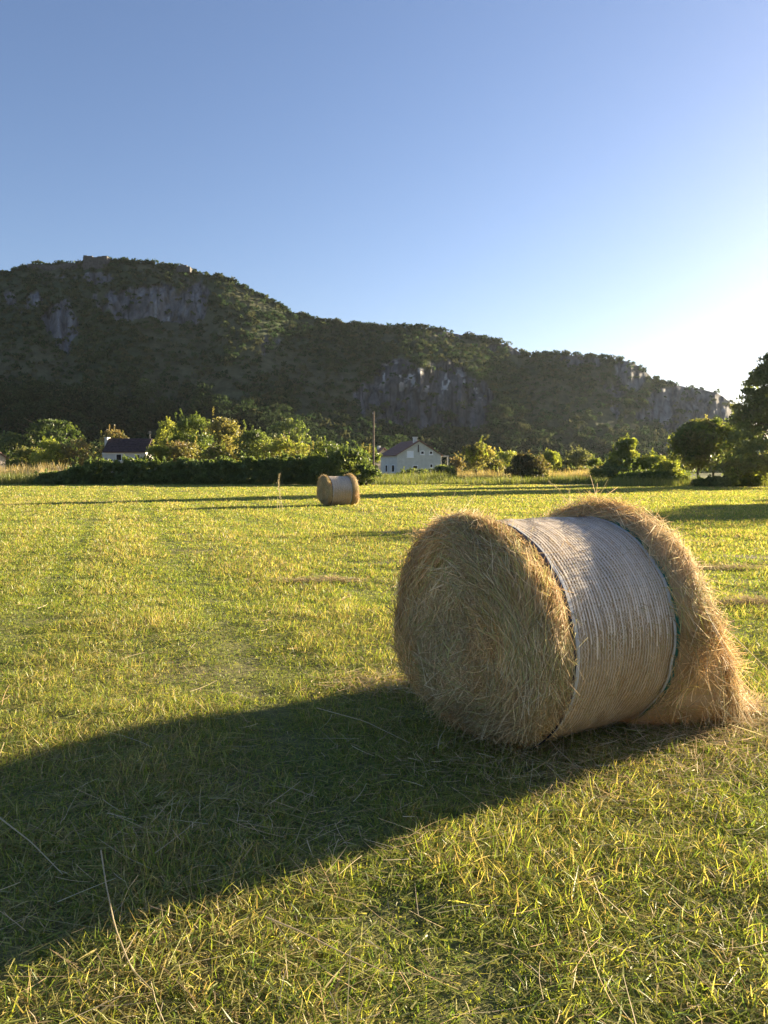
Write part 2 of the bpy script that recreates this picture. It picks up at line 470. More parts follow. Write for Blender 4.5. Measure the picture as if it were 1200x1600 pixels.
def hay_end(name, P, seed, slump, sign, nstraw, parent, rng):
    mb = MB()
    nt_, nh = 26, 96
    T, TH = np.meshgrid(np.linspace(0, 1, nt_), np.arange(nh) / nh * 2 * np.pi, indexing='ij')
    v = end_surf(P, T, TH, seed, slump)
    cen = np.array([np.sign(P[0][-1, 0]) * .3, 0, BH])
    vi = cen + (v - cen) * np.array([.985, .985, .985])
    idx = np.arange(nt_ * nh).reshape(nt_, nh)
    j = np.roll(idx, -1, 1)
    qd = np.stack([idx[:-1], j[:-1], j[1:], idx[1:]], -1).reshape(-1, 4)
    mb.add(vi.reshape(-1, 3), qd, c=(.52, .40, .25))
    f = lambda t, th: end_surf(P, t, th, seed, slump)
    n = nstraw
    # area weighting: fewer straws towards the centre of the face
    t = rng.random(n * 2); th = rng.random(n * 2) * 2 * np.pi
    rr = np.interp(t, P[1], P[0][:, 1]) / .7
    k = rng.random(n * 2) < rr
    t, th = t[k][:n], th[k][:n]; n = len(t)
    nl = n // 13
    lock = rng.integers(0, nl, n); inlock = rng.random(n) < .72
    lt, lth, lang, loff, lgain = t[:nl].copy(), th[:nl].copy(), rng.normal(size=nl), rng.random(nl), .72 + .55 * rng.random(nl)
    rl = np.maximum(np.interp(lt, P[1], P[0][:, 1]), .08)
    t = np.where(inlock, np.clip(lt[lock] + rng.normal(size=n) * .016, .002, .995), t)
    th = np.where(inlock, lth[lock] + rng.normal(size=n) * .022 / rl[lock], th)
    p, pt, ph, nn = surf_frame(f, t, th)
    nn = nn * np.sign(((p - cen) * nn).sum(1))[:, None]
    rim = t < .32
    # direction: mostly along the roll, disturbed in patches
    patch = (fbm(p[:, 1] * 3 + 40, p[:, 2] * 3, seed + 7, 2) - .5) * np.where(rim, 1.0, 1.6 + 1.6 * (t > .6)) * (1.3 if slump else 1)
    spread = np.where(rim, .34, .42 + .45 * sstep(.4, .75, t)) * (1.7 if slump else 1)
    ang = patch + np.where(inlock, lang[lock] * spread + rng.normal(size=n) * .16, rng.normal(size=n) * spread)
    hang = (~rim) & (p[:, 2] < .55)
    d = unit(ph * np.cos(ang)[:, None] + pt * np.sin(ang)[:, None])
    d = d * np.where(rng.random(n) < .5, 1, -1)[:, None]
    down = np.array([0, 0, -1.])
    d[hang] = unit(d[hang] * .8 + down * (.5 * rng.random(hang.sum()))[:, None])
    if slump:
        d = unit(d * 1.0 + down * (.8 * rng.random(n) * (p[:, 2] < .9))[:, None])
    stick = rng.normal(size=n) * .16
    wild = rng.random(n) < (.09 if slump else .06)
    stick[wild] = .35 + .5 * rng.random(wild.sum())
    if not slump: stick = np.where(t < .16, np.minimum(stick, .05) * .3, stick)
    d = unit(d + nn * stick[:, None])
    ln = .09 + .24 * rng.random(n) ** 1.5
    ln[wild] *= .55
    off = np.where(inlock, (-.012 + .026 * loff[lock]) * (1.8 if slump else 1), -.012 + .026 * rng.random(n)) + .006 * rng.random(n)
    side = unit(np.cross(d, nn) + rng.normal(size=(n, 3)) * .35)
    bend = rng.normal(size=(n, 3)) * .16 * ln[:, None] - nn * (ln ** 2 * .45)[:, None]
    w = .0022 + .0024 * rng.random(n) ** 2
    gp_ = fbm(p[:, 1] * 5 + 3, p[:, 2] * 5, seed + 9, 3)[:, None]
    col = haycol(n, rng, 1.0) * (.62 + .76 * gp_) * np.where(fbm(p[:, 1] * 3 + 60, p[:, 2] * 3, seed + 12, 3)[:, None] > .5, np.array([1.03, .95, .84]), np.array([.97, 1.0, 1.04])) * np.where(inlock, lgain[lock], 1)[:, None]
    green = (rng.random(n) < .25 * (fbm(p[:, 1] * 4, p[:, 2] * 4 + 7, seed + 2, 2) > .52))
    col[green] = col[green] * np.array([.72, .88, .6])
    v, qd, c = ribbons(p + nn * off[:, None] - d * (ln * .5)[:, None], d, ln, bend, w, side, 3, col, .6)
    v[:, 2] = np.maximum(v[:, 2], .012)
    mb.add(v, qd, c=c)
    if slump:                         # long strands hanging down the slipped hay
        n = 420
        t = .12 + .5 * rng.random(n); th = np.where(rng.random(n) < .7, .7 + 1.7 * rng.random(n), -.7 - 1.7 * rng.random(n))
        p, pt, ph, nn = surf_frame(f, t, th)
        nn = nn * np.sign(((p - cen) * nn).sum(1))[:, None]
        d = unit(np.array([0, 0, -1.]) + rng.normal(size=(n, 3)) * .35 + nn * .12)
        ln = .14 + .3 * rng.random(n) ** 1.5
        v, qd, c = ribbons(p + nn * .018, d, ln, rng.normal(size=(n, 3)) * .2 * ln[:, None], .003 + .003 * rng.random(n), unit(np.cross(d, nn) + rng.normal(size=(n, 3)) * .2), 4, haycol(n, rng, 1.05), .5)
        v[:, 2] = np.maximum(v[:, 2], .012)
        mb.add(v, qd, c=c)
    return mb.build(name, M_HAY, parent)

def make_bale(slumped=True):
    rng = np.random.default_rng(21)
    root = empty('hay_bale', (.926, 4.535, 0), 0.6084)
    # rolled hay under the net
    mb = MB()
    nh, nxx = 128, 10
    X, TH = np.meshgrid(np.linspace(-.43, .43, nxx), np.arange(nh) / nh * 2 * np.pi, indexing='ij')
    def bulge(x, th): return .018 * (fbm(np.cos(th) * 2.2 + 4, np.sin(th) * 2.2 + x * 4 + 9, 71, 3) - .5) * 2
    def barrel(x, th):
        r = BR - .008 + bulge(x, th)
        return np.stack([x, -r * np.sin(th), BH + r * np.cos(th)], -1)
    v = barrel(X, TH)
    idx = np.arange(nxx * nh).reshape(nxx, nh); j = np.roll(idx, -1, 1)
    mb.add(v.reshape(-1, 3), np.stack([idx[:-1], idx[1:], j[1:], j[:-1]], -1).reshape(-1, 4), c=(.50, .39, .25))
    n = 9000
    x = (rng.random(n) * 2 - 1) * .42; th = rng.random(n) * 2 * np.pi
    p = barrel(x, th); nn = np.stack([0 * th, -np.sin(th), np.cos(th)], 1); ph = np.stack([0 * th, -np.cos(th), -np.sin(th)], 1)
    ang = rng.normal(size=n) * .5
    d = ph * np.cos(ang)[:, None] + np.array([1., 0, 0]) * np.sin(ang)[:, None]
    ln = .05 + .1 * rng.random(n)
    v, qd, c = ribbons(p + nn * (.003 * rng.random(n))[:, None], d, ln, -nn * (ln ** 2 * .75)[:, None], .003 + .002 * rng.random(n),
                       unit(np.cross(d, nn)), 2, haycol(n, rng, .95), .6)
    mb.add(v, qd, c=c)
    mb.build('rolled_hay', M_HAY, root)
    # plastic net: knitted lines round the roll plus zigzag threads; the tail end doubles it over the top
    mb = MB()
    def ring(x0, w, r, a0, a1, col, wob):
        n_ = max(8, int((a1 - a0) / (2 * np.pi) * 150))
        a = np.linspace(a0, a1, n_ + 1)
        xx = x0 + wob * (fbm(a * 3, np.full_like(a, x0 * 40 + 50), 5, 3) - .5)
        rr = r + bulge(xx, a) + .004 * (fbm(a * 5, np.full_like(a, x0 * 30 + 80), 6, 2) - .5)
        ww = w * (.15 + 1.7 * fbm(a * 7, np.full_like(a, x0 * 77 + 60), 8, 3))
        y, z = -np.sin(a), np.cos(a)
        v = np.stack([np.stack([xx - ww / 2, y * rr, BH + z * rr], 1), np.stack([xx + ww / 2, y * rr, BH + z * rr], 1)], 1).reshape(-1, 3)
        i = np.arange(n_) * 2
        mb.add(v, np.stack([i, i + 1, i + 3, i + 2], 1), c=col)
    def zig(x0, x1, r, a0, a1, w, col, step):
        m_ = int((a1 - a0) * r / step)
        a = a0 + (np.arange(m_ + 1)) * step / r
        a = a + rng.normal(size=len(a)) * .004
        xx = np.where(np.arange(m_ + 1) % 2 == 0, x0, x1)
        rb = r + bulge(xx, a)
        pp = np.stack([xx, -np.sin(a) * rb, BH + np.cos(a) * rb], 1)
        d = unit(pp[1:] - pp[:-1]); nn = np.stack([0 * a, -np.sin(a), np.cos(a)], 1)[:-1]
        sd = np.cross(d, nn) * w / 2
        v = np.stack([pp[:-1] - sd, pp[:-1] + sd, pp[1:] + sd, pp[1:] - sd], 1).reshape(-1, 3)
        i = np.arange(m_) * 4
        mb.add(v, np.stack([i, i + 1, i + 2, i + 3], 1), c=col)
    lines = np.linspace(-.415, .415, 37)
    dx = lines[1] - lines[0]
    A0, A1 = -2.9, 1.38
    for i, x0 in enumerate(lines):
        wc = np.array([.83, .76, .66]) * (.9 + .2 * rng.random())
        ring(x0, .0042, BR + .003, -np.pi, np.pi, wc * .85, .006)
        ring(x0 + .001, .0095, BR + .006, A0, A1 + .14 * rng.normal(), wc, .008)
        if i < len(lines) - 1:
            zig(x0, x0 + dx, BR + .002, -np.pi, np.pi, .0014, wc * .8, .03)
            zig(x0, x0 + dx, BR + .0055, A0, A1 + .16 * rng.normal(), .0022, wc, .016)
            zig(x0 + dx, x0, BR + .0065, A0, A1 + .16 * rng.normal(), .0018, wc, .021)
    for x0 in (-.405, -.397, -.389, .395, .403, .41):
        ring(x0, .009, BR + .007, -np.pi, np.pi, (.62, .64, .66), .004)
    mb.build('net_wrap', M_NET, root)
    mb = MB(); ring(-.428, .022, BR + .014, -np.pi, np.pi, (.03, .032, .05), .005); ring(-.436, .016, BR + .017, -np.pi, np.pi, (.03, .032, .05), .008)
    mb.build('net_edge', M_EDGE, root)['label'] = 'dark navy edge cord of the net'
    mb = MB(); ring(.424, .020, BR + .010, -np.pi, np.pi, (.06, .2, .16), .006); ring(.434, .014, BR + .014, -np.pi, np.pi, (.06, .2, .16), .008)
    mb.build('net_edge', M_EDGE, root)['label'] = 'green edge of the net'
    # straws working out through the net
    mb = MB()
    n = 900
    x = (rng.random(n) * 2 - 1) * .41; th = rng.random(n) * 2 * np.pi
    nn = np.stack([0 * th, -np.sin(th), np.cos(th)], 1); ph = np.stack([0 * th, -np.cos(th), -np.sin(th)], 1)
    p = np.stack([x, 0 * x, 0 * x + BH], 1) + nn * (BR + .006 + bulge(x, th))[:, None]
    ang = rng.normal(size=n) * 1.0
    d = unit(ph * np.cos(ang)[:, None] + np.array([1., 0, 0]) * np.sin(ang)[:, None] + nn * (.05 + .15 * rng.random(n) ** 3)[:, None])
    ln = .03 + .09 * rng.random(n) ** 2
    v, qd, c = ribbons(p, d, ln, -nn * (ln ** 2 * .75)[:, None], .0022 + .0015 * rng.random(n), unit(np.cross(d, nn)), 2, haycol(n, rng, .9), .6)
    mb.add(v, qd, c=c)
    mb.build('loose_straw', M_HAY, root)
    hay_end('hay_end', NEARP, 3, False, -1, 22000, root, rng)
    f = hay_end('hay_end', FARP, 8, slumped, 1, 20000, root, rng)
    if slumped: f['label'] = 'shaggy slumped hay end spilling to the ground'
    return root
bale = make_bale()
tag(bale, 'big round hay bale in white net close to the camera, one end slumping', 'hay bale', 'round hay bales on the field')

bale2 = make_bale(False)
bale2.location = (wx(526, 32.6), 32.6, -.01); bale2.rotation_euler = (0, 0, math.radians(27)); bale2.scale = (1.05, 1, 1)
tag(bale2, 'small looking distant round hay bale alone in front of dark bushes', 'hay bale', 'round hay bales on the field')

# raked leftovers
def hay_clump(x, y, sx, sy, h, n, label, seed):
    rng = np.random.default_rng(seed)
    root_z = float(ground_z(x, y))
    p = np.stack([rng.normal(size=n) * sx, rng.normal(size=n) * sy, np.zeros(n)], 1)
    g = np.exp(-(p[:, 0] / sx) ** 2 * .5 - (p[:, 1] / sy) ** 2 * .5)
    p[:, 2] = rng.random(n) * h * g + .015
    az = rng.random(n) * 2 * np.pi
    d = unit(np.stack([np.cos(az), np.sin(az), rng.normal(size=n) * .25], 1))
    ln = .1 + .2 * rng.random(n)
    w = np.full(n, .006)
    v, qq, c = ribbons(p - d * ln[:, None] * .5, d, ln, rng.normal(size=(n, 3)) * .03, w, unit(np.cross(d, np.array([0, 0, 1.])) + rng.normal(size=(n, 3)) * .3), 2, haycol(n, rng, .8), .6)
    o = mesh('hay_clump', v, [qq], M_HAY, c)
    o.location = (x, y, root_z)
    tag(o, label, 'hay clump', 'clumps of raked hay left on the field')
hay_clump(*gp(512, 908), .40, .10, .07, 700, 'flat brown clump of raked hay in mid field left of the bale', 1)
hay_clump(*gp(1130, 889), .6, .12, .07, 800, 'brown strip of raked hay on the field beyond the slumped bale end', 2)
hay_clump(*gp(1175, 945), .40, .12, .09, 800, 'brown hay heap at the photo right edge beside the slumped bale end', 3)

# tall weeds left standing in the field
def weed(px, row, top, lean, label, seed):
    rng = np.random.default_rng(seed)
    x, Y = gp(px, row); h = wz(top, Y)
    root = empty('weed_stalk', (x, Y, float(ground_z(x, Y))))
    for k in range(3):
        st, hd = MB(), MB()
        bx = (k - 1) * .09; hh = h * (1, .8, .62)[k]
        tt = np.linspace(0, 1, 10)
        pts = np.stack([bx + lean[k] * tt ** 2, .04 * k * tt, hh * tt], 1)
        st.tube(pts, np.linspace(.012, .005, 10), (.48, .42, .22), 5)
        n = 45 if k < 3 else 0
        t0 = .72 + .28 * rng.random(n)
        p = np.stack([bx + lean[k] * t0 ** 2, .04 * k * t0, hh * t0], 1)
        d = unit(np.stack([rng.normal(size=n) * .4, rng.normal(size=n) * .4, np.ones(n)], 1))
        v, qq, c = ribbons(p, d, .05 + .06 * rng.random(n), rng.normal(size=(n, 3)) * .02, np.full(n, .01), rdir(n, rng), 1, np.tile([[.5, .42, .24]], (n, 1)))
        hd.add(v, qq, c=c)
        hd.build('seed_head', M_DRY, st.build('stem', M_DRY, root))
    tag(root, label, 'weed', 'tall dry weeds standing in the field')
weed(437, 800, 742, (.10, -.05, -.15), 'tall thin dry weed standing in front of the dark hedge', 4)
weed(884, 787, 753, (-.7, -.5, .1), 'dry leaning weed in the field just behind the wrapped bale', 5)

# ------------------------------------------------------------------ the hill
RIDGE = np.array([(-420, 560), (-300, 520), (-150, 470), (-60, 440), (0, 427), (20, 424), (40, 418), (55, 414), (90, 414), (135, 409), (170, 407), (185, 408), (210, 409), (250, 415), (290, 421),
                  (320, 430), (350, 433), (380, 448), (420, 467), (450, 487), (500, 499), (540, 507), (580, 509), (620, 511), (660, 510), (700, 518), (740, 527), (770, 532), (800, 541),
                  (820, 553), (830, 558), (850, 551), (900, 554), (930, 557), (960, 561), (990, 566), (1010, 580), (1020, 593), (1050, 601), (1090, 606), (1120, 613), (1140, 627), (1150, 642),
                  (1157, 660), (1180, 690), (1230, 716), (1300, 730)], float)
ROCKS = [(225, 468, 95, 26, 1), (95, 505, 38, 40, .8), (150, 432, 60, 13, .8), (305, 455, 32, 36, .8), (40, 470, 40, 30, .5), (660, 618, 98, 46, 1.15), (635, 592, 62, 24, 1), (722, 642, 50, 28, 1),
         (790, 543, 34, 13, .9), (905, 562, 60, 13, .7), (985, 585, 34, 26, 1), (1085, 640, 75, 38, 1.1), (1010, 640, 60, 42, .6), (955, 600, 55, 26, .55), (700, 522, 50, 8, .5), (1060, 690, 80, 20, .4),
         (520, 590, 30, 25, .35), (400, 540, 60, 20, .3), (860, 650, 60, 30, .3)]
YR = 400.0
def hill_foot(u): return 255 + 60 * sstep(-.2, .45, u)
def ridge_h(u):
    px = 600 + u * FPX
    row = np.interp(px, RIDGE[:, 0], RIDGE[:, 1]) + 1
    crag = np.exp(-((px - 60) / 70) ** 2) + np.exp(-((px - 900) / 120) ** 2) + .6 * np.exp(-((px - 1090) / 50) ** 2)
    jag = (fbm(px / 14, px * 0 + 3, 91, 3) - .5) * 5 - crag * 7 * (np.abs(fbm(px / 16, px * 0 + 8, 95, 3) * 2 - 1) - .25)
    return wz(row + jag, YR)
def rock_mask(px, row):
    m = np.zeros_like(px)
    for cx, cy, rx, ry, s in ROCKS:
        d = ((px - cx) / rx) ** 2 + ((row - cy) / ry) ** 2
        m = np.maximum(m, s * np.exp(-d * .9))
    m = m + (fbm(px / 22, row / 30, 101, 4) - .5) * .9
    return sstep(.43, .55, m)

NU, NK = 900, 230
us = np.linspace(-.78, .58, NU); ks = np.linspace(0, 1, NK)
U, K = np.meshgrid(us, ks, indexing='ij')
ZR = ridge_h(us)[:, None]
FT = hill_foot(us)[:, None]
Yg = FT + (YR - FT) * K
PX = 600 + U * FPX
ROW = row_of((ZR * K - EYE) / Yg)
RK = rock_mask(PX, ROW)
RB = RK.copy()
for _ in range(3):                     # soften the cliffs' footprint sideways, so that no side walls appear
    RB = np.stack([RB[np.clip(np.arange(NU) + o, 0, NU - 1)] for o in range(-15, 16, 3)]).mean(0)
wgt = 1.05 - .62 * RB + .15 * (fbm(PX / 60, K * 6, 111, 2) - .5)
G = np.cumsum(np.maximum(wgt, .08), 1); G = (G - G[:, :1]) / (G[:, -1:] - G[:, :1])
Yh = FT + (YR - FT) * G
SX, SZ = U * 400, ZR * K
rid = 1 - np.abs(fbm(SX / 7, SZ / 22, 121, 4) * 2 - 1)
lump = fbm(SX / 22 + 5, SZ / 14, 131, 4) - .5
fine = fbm(SX / 3, SZ / 5, 141, 3) - .5
edge = sstep(0, .06, K) * (1 - .7 * sstep(.9, 1, K))
Yh = Yh + edge * (lump * 3.5 + RK * (rid - .6) * 8 + fine * (1.0 + 3 * RK))
Zh = ZR * K - 1.2 * (1 - K)
XK = 1 / (math.cos(PIT) + (800.0 - row_of((Zh - EYE) / Yh)) / FPX * math.sin(PIT))
Xh = U * Yh * XK
# colours
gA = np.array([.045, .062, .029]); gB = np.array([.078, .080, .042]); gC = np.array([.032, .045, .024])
mixb = sstep(.35, .65, fbm(SX / 30, SZ / 18, 151, 4) + .22 * sstep(760, 900, PX) * (1 - sstep(930, 1000, PX)))[..., None]
gcol = gA * (1 - mixb) + gB * mixb
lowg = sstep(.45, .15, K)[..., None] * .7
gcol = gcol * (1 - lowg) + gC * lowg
stre = fbm(SX / 2.2, SZ / 12, 161, 4)
crack = np.abs(fbm(SX / 3.5, SZ / 14, 163, 4) * 2 - 1)
rcol = np.array([.132, .132, .134]) * ((.35 + 1.3 * stre) * (.45 + .55 * sstep(.0, .16, crack)))[..., None]
dark = sstep(540, 600, PX) * (1 - sstep(760, 800, PX)) * RK
rcol = rcol * (1 - .42 * dark[..., None])
spots = sstep(.62, .70, fbm(SX / 3.2, SZ / 4.5, 171, 4)) * np.clip(np.exp(-((ROW - 585 - .12 * (PX - 600)) / 16) ** 2) * dark + np.exp(-((PX - 255) / 14) ** 2 - ((ROW - 487) / 9) ** 2), 0, 1)
rcol = rcol * (1 - spots[..., None]) + spots[..., None] * np.array([.42, .41, .39])
hc = gcol * (1 - RK[..., None]) + rcol * RK[..., None]
# the back of the hill
kb = np.linspace(0.04, 1, 16)
UB, KB = np.meshgrid(us, kb, indexing='ij')
Yb = YR + KB * 200; Zb = ZR * (1 - KB ** 1.3) - 1.2 * KB
Xb = UB * YR * XK[:, -1:] + UB * 40 * KB
VX = np.concatenate([Xh, Xb], 1); VY = np.concatenate([Yh, Yb], 1); VZ = np.concatenate([Zh, Zb], 1)
HC = np.concatenate([hc, np.broadcast_to(gA, (NU, 16, 3))], 1)
nk = NK + 16
idx = np.arange(NU * nk).reshape(NU, nk)
hill = mesh('hill', np.stack([VX, VY, VZ], -1).reshape(-1, 3), [np.stack([idx[:-1, :-1], idx[1:, :-1], idx[1:, 1:], idx[:-1, 1:]], -1).reshape(-1, 4)], M_HILL, HC.reshape(-1, 3), smooth=False)
tag(hill, kind='structure')

def leaf_cloud(cen, rad, m, size, col, rng, squash=.8, jit=.3):
    """m rhombic leaves (leaf sprays) per clump; cen (N,3), rad (N,), col (N,3)"""
    N = len(cen)
    d = rdir(N * m, rng); d[:, 2] = np.where(d[:, 2] < -.35, -d[:, 2], d[:, 2])
    r = np.repeat(rad, m) * (.45 + .6 * rng.random(N * m) ** .7)
    p = np.repeat(cen, m, 0) + d * r[:, None] * np.array([1, 1, squash])
    s = np.repeat(np.broadcast_to(size, (N,)), m) * (.6 + .8 * rng.random(N * m))
    a = unit(rdir(N * m, rng) + np.array([0, 0, .5])); b = unit(np.cross(a, rdir(N * m, rng)))
    v = np.stack([p - a * s[:, None], p + b * (s * .45)[:, None], p + a * s[:, None], p - b * (s * .45)[:, None]], 1).reshape(-1, 3)
    i = np.arange(N * m) * 4
    c = np.repeat(col, m, 0) * (1 + jit * (rng.random((N * m, 1)) * 2 - 1))
    return v, np.stack([i, i + 1, i + 2, i + 3], 1), np.repeat(c, 4, 0)

def hill_scrub():
    rng = np.random.default_rng(31)
    mb = MB()
    # scattered shrubs over the slope and along the crest
    N = 15000
    i = rng.integers(0, NU, N); k = rng.integers(4, NK, N)
    crest = rng.random(N) < .09
    k[crest] = NK - 1 - rng.integers(0, 3, crest.sum())
    keep = (rng.random(N) > RK[i, k] * .82) & (rng.random(N) > .55 * mixb[i, k, 0] * ~crest) & (us[i] > -.7)
    i, k = i[keep], k[keep]; N = len(i)
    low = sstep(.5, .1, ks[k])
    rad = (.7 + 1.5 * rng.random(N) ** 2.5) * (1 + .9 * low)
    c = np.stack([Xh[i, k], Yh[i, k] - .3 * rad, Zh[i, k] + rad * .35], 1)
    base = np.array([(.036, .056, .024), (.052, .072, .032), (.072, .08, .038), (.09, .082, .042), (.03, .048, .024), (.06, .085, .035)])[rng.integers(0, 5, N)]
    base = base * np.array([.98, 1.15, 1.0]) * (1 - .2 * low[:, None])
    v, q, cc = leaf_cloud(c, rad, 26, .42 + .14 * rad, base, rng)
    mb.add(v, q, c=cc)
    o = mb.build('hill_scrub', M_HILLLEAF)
    tag(o, kind='stuff')
    # dark wood along the foot of the hill
    mb = MB()
    N = 620
    px = rng.random(N) * 1500 - 250
    thick = 1 - .75 * sstep(560, 700, px)
    keep = rng.random(N) < thick
    px = px[keep]; N = len(px)
    Y = 205 + 90 * rng.random(N) - 10 * sstep(300, 600, px)
    u = (px - 600) / FPX
    kk = np.clip((Y - hill_foot(u)) / (YR - hill_foot(u)), 0, 1)
    z0 = kk * ridge_h(u) * .95
    rad = 3.0 + 2.2 * rng.random(N)
    rad = rad * (1 - .35 * sstep(500, 700, px))
    base = np.array([(.03, .05, .02), (.04, .065, .024), (.05, .075, .028), (.034, .05, .024)])[rng.integers(0, 4, N)]
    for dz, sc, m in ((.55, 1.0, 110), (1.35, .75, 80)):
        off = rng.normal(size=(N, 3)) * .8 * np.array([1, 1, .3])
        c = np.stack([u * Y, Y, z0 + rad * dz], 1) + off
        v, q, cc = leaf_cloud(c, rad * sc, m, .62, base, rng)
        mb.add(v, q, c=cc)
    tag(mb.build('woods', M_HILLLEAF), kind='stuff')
hill_scrub()

# ruined fortress on the crest
M_STONE = solid('fort_stone', (.075, .07, .066), .95, 1.2, .35, .5)
def fortress():
    Y = 397.0
    r = empty('ruined_fortress', (wx(152, Y, 410), Y, 0))
    def part(name, boxes):
        mb = MB()
        for (p0, r0, p1, r1, dep) in boxes:
            x0, x1 = wx(p0, Y, 410) - wx(152, Y, 410), wx(p1, Y, 410) - wx(152, Y, 410)
            mb.box((x0, -dep / 2, wz(r1, Y)), (x1, dep / 2, wz(r0, Y)))
        return mb.build(name, M_STONE, r)
    t = part('tower', [(135, 405.5, 172, 425, 9)])
    mb = MB()
    for p0, p1, r0 in ((135.3, 141, 402.5), (141, 149, 403.3), (157, 164, 404.0), (164, 171.7, 403.2)):
        mb.box((wx(p0, Y, 410) - wx(152, Y, 410), -4.2, wz(405.5, Y) + .003), (wx(p1, Y, 410) - wx(152, Y, 410), 4.2, wz(r0, Y)))
    mb.build('battlement', M_STONE, t)
    rr = np.random.default_rng(77)
    seg, p = [], 44.0
    while p < 134.9:
        w_ = min(3 + 6 * rr.random(), 135 - p)
        seg.append((p, 414.2 - 2.2 * sstep(84, 100, p) + rr.normal() * .7, p + w_, 430, 2 + .3 * rr.random())); p += w_
    part('curtain_wall', seg)
    tag(r, 'ruined stone fortress with a broken tower on the hill crest', 'fortress')
    r2 = empty('ruined_wall', (wx(290, Y, 410), Y, 0))
    mb = MB()
    for p0, p1, r0 in ((279, 282, 419.5), (282, 286, 418), (286, 290, 416.8), (290, 295, 417.6), (295, 300, 420)):
        mb.box((wx(p0, Y, 410) - wx(290, Y, 410), -1.5 - .01 * p0, wz(428, Y)), (wx(p1, Y, 410) - wx(290, Y, 410), 1.5, wz(r0, Y)))
    mb.build('broken_wall', M_STONE, r2)
    tag(r2, 'small broken pale wall on the crest right of the fortress', 'ruin')
fortress()

# ------------------------------------------------------------------ bushes, hedges and trees
def foliage(mb, cx, cy, z0, z1, rx, ry, n, leaf, cols, rng, shoots=0, nsub=None, jit=.3):
    """a crown of leaf clumps between heights z0 and z1, wider in the middle, with a ragged outline"""
    H = z1 - z0
    ns = nsub or max(14, int(20 * rx))
    t = rng.random(ns) ** .85
    az = rng.random(ns) * 2 * np.pi
    prof_ = np.sqrt(np.clip(1 - (np.abs(t - .38) / .66) ** 2.2, .05, 1))
    rr = np.sqrt(rng.random(ns)) * prof_ * .85
    sub = np.minimum(.30 * min(rx, H), .9) * (.7 + .7 * rng.random(ns))
    c = np.stack([cx + np.cos(az) * rr * rx, cy + np.sin(az) * rr * ry, z0 + t * (H - sub * .8) + sub * .2], 1)
    pal = np.array(cols)
    col = pal[rng.integers(0, len(pal), ns)]
    m = max(8, n // ns)
    v, q, cc = leaf_cloud(c, sub * 1.15, m, leaf, col, rng, .85, jit)
    v[:, 2] = np.maximum(v[:, 2], .02)
    mb.add(v, q, c=cc)
    if shoots:
        s = rng.integers(0, ns, shoots)
        s = s[c[s, 2] > z0 + .35 * H]
        k = 14
        p0 = c[s] + rng.normal(size=(len(s), 3)) * sub[s][:, None] * .5
        d = unit(np.stack([rng.normal(size=len(s)) * .28, rng.normal(size=len(s)) * .28, np.ones(len(s))], 1))
        L = sub[s] * .8 + .25 + .3 * rng.random(len(s))
        tt = np.tile(np.linspace(.2, 1, k), len(s))
        pp = np.repeat(p0, k, 0) + np.repeat(d * L[:, None], k, 0) * tt[:, None]
        v, q, cc = leaf_cloud(pp, np.full(len(pp), leaf * .7), 2, leaf * .7, np.repeat(col[s], k, 0) * 1.05, rng, 1, .3)
        mb.add(v, q, c=cc)

G_DARK = [(.09, .135, .042), (.11, .155, .05), (.075, .115, .04), (.13, .17, .055)]
G_MID = [(.10, .145, .035), (.13, .17, .042), (.08, .12, .03), (.15, .185, .05)]
G_LIGHT = [(.20, .25, .05), (.24, .28, .065), (.16, .21, .045), (.27, .30, .075)]
G_OLIVE = [(.20, .195, .075), (.17, .175, .065), (.24, .225, .09), (.14, .15, .055)]
G_BROWN = [(.19, .155, .08), (.15, .13, .065), (.22, .175, .09), (.12, .125, .05)]
SEED = [100]
def bush(px, top, w, Y, cols, label, leaf=.17, n=2600, shoots=20, depth=None, name='bush', row0=None):
    SEED[0] += 1
    rng = np.random.default_rng(SEED[0])
    x = wx(px, Y); h = wz(top, Y); rx = w / 2 / FPX * Y
    mb = MB()
    rx *= 1.12; n = int(n * 1.3)
    foliage(mb, 0, 0, -.05, h, rx, depth or max(rx * .8, .8), n, leaf, cols, rng, shoots)
    # woody stems inside
    for k in range(5):
        a = rng.random() * 6.28
        e = np.array([math.cos(a) * rx * .45, math.sin(a) * rx * .4, h * .75])
        mb.tube(np.array([[0, 0, -.05], e * .5 + [0, 0, .1 * h], e]), [.05, .035, .015], (.07, .055, .035), 5)
    o = mb.build(name, M_LEAF)
    o.location = (x, Y, 0)
    return tag(o, label, 'bush', 'bushes around the field')

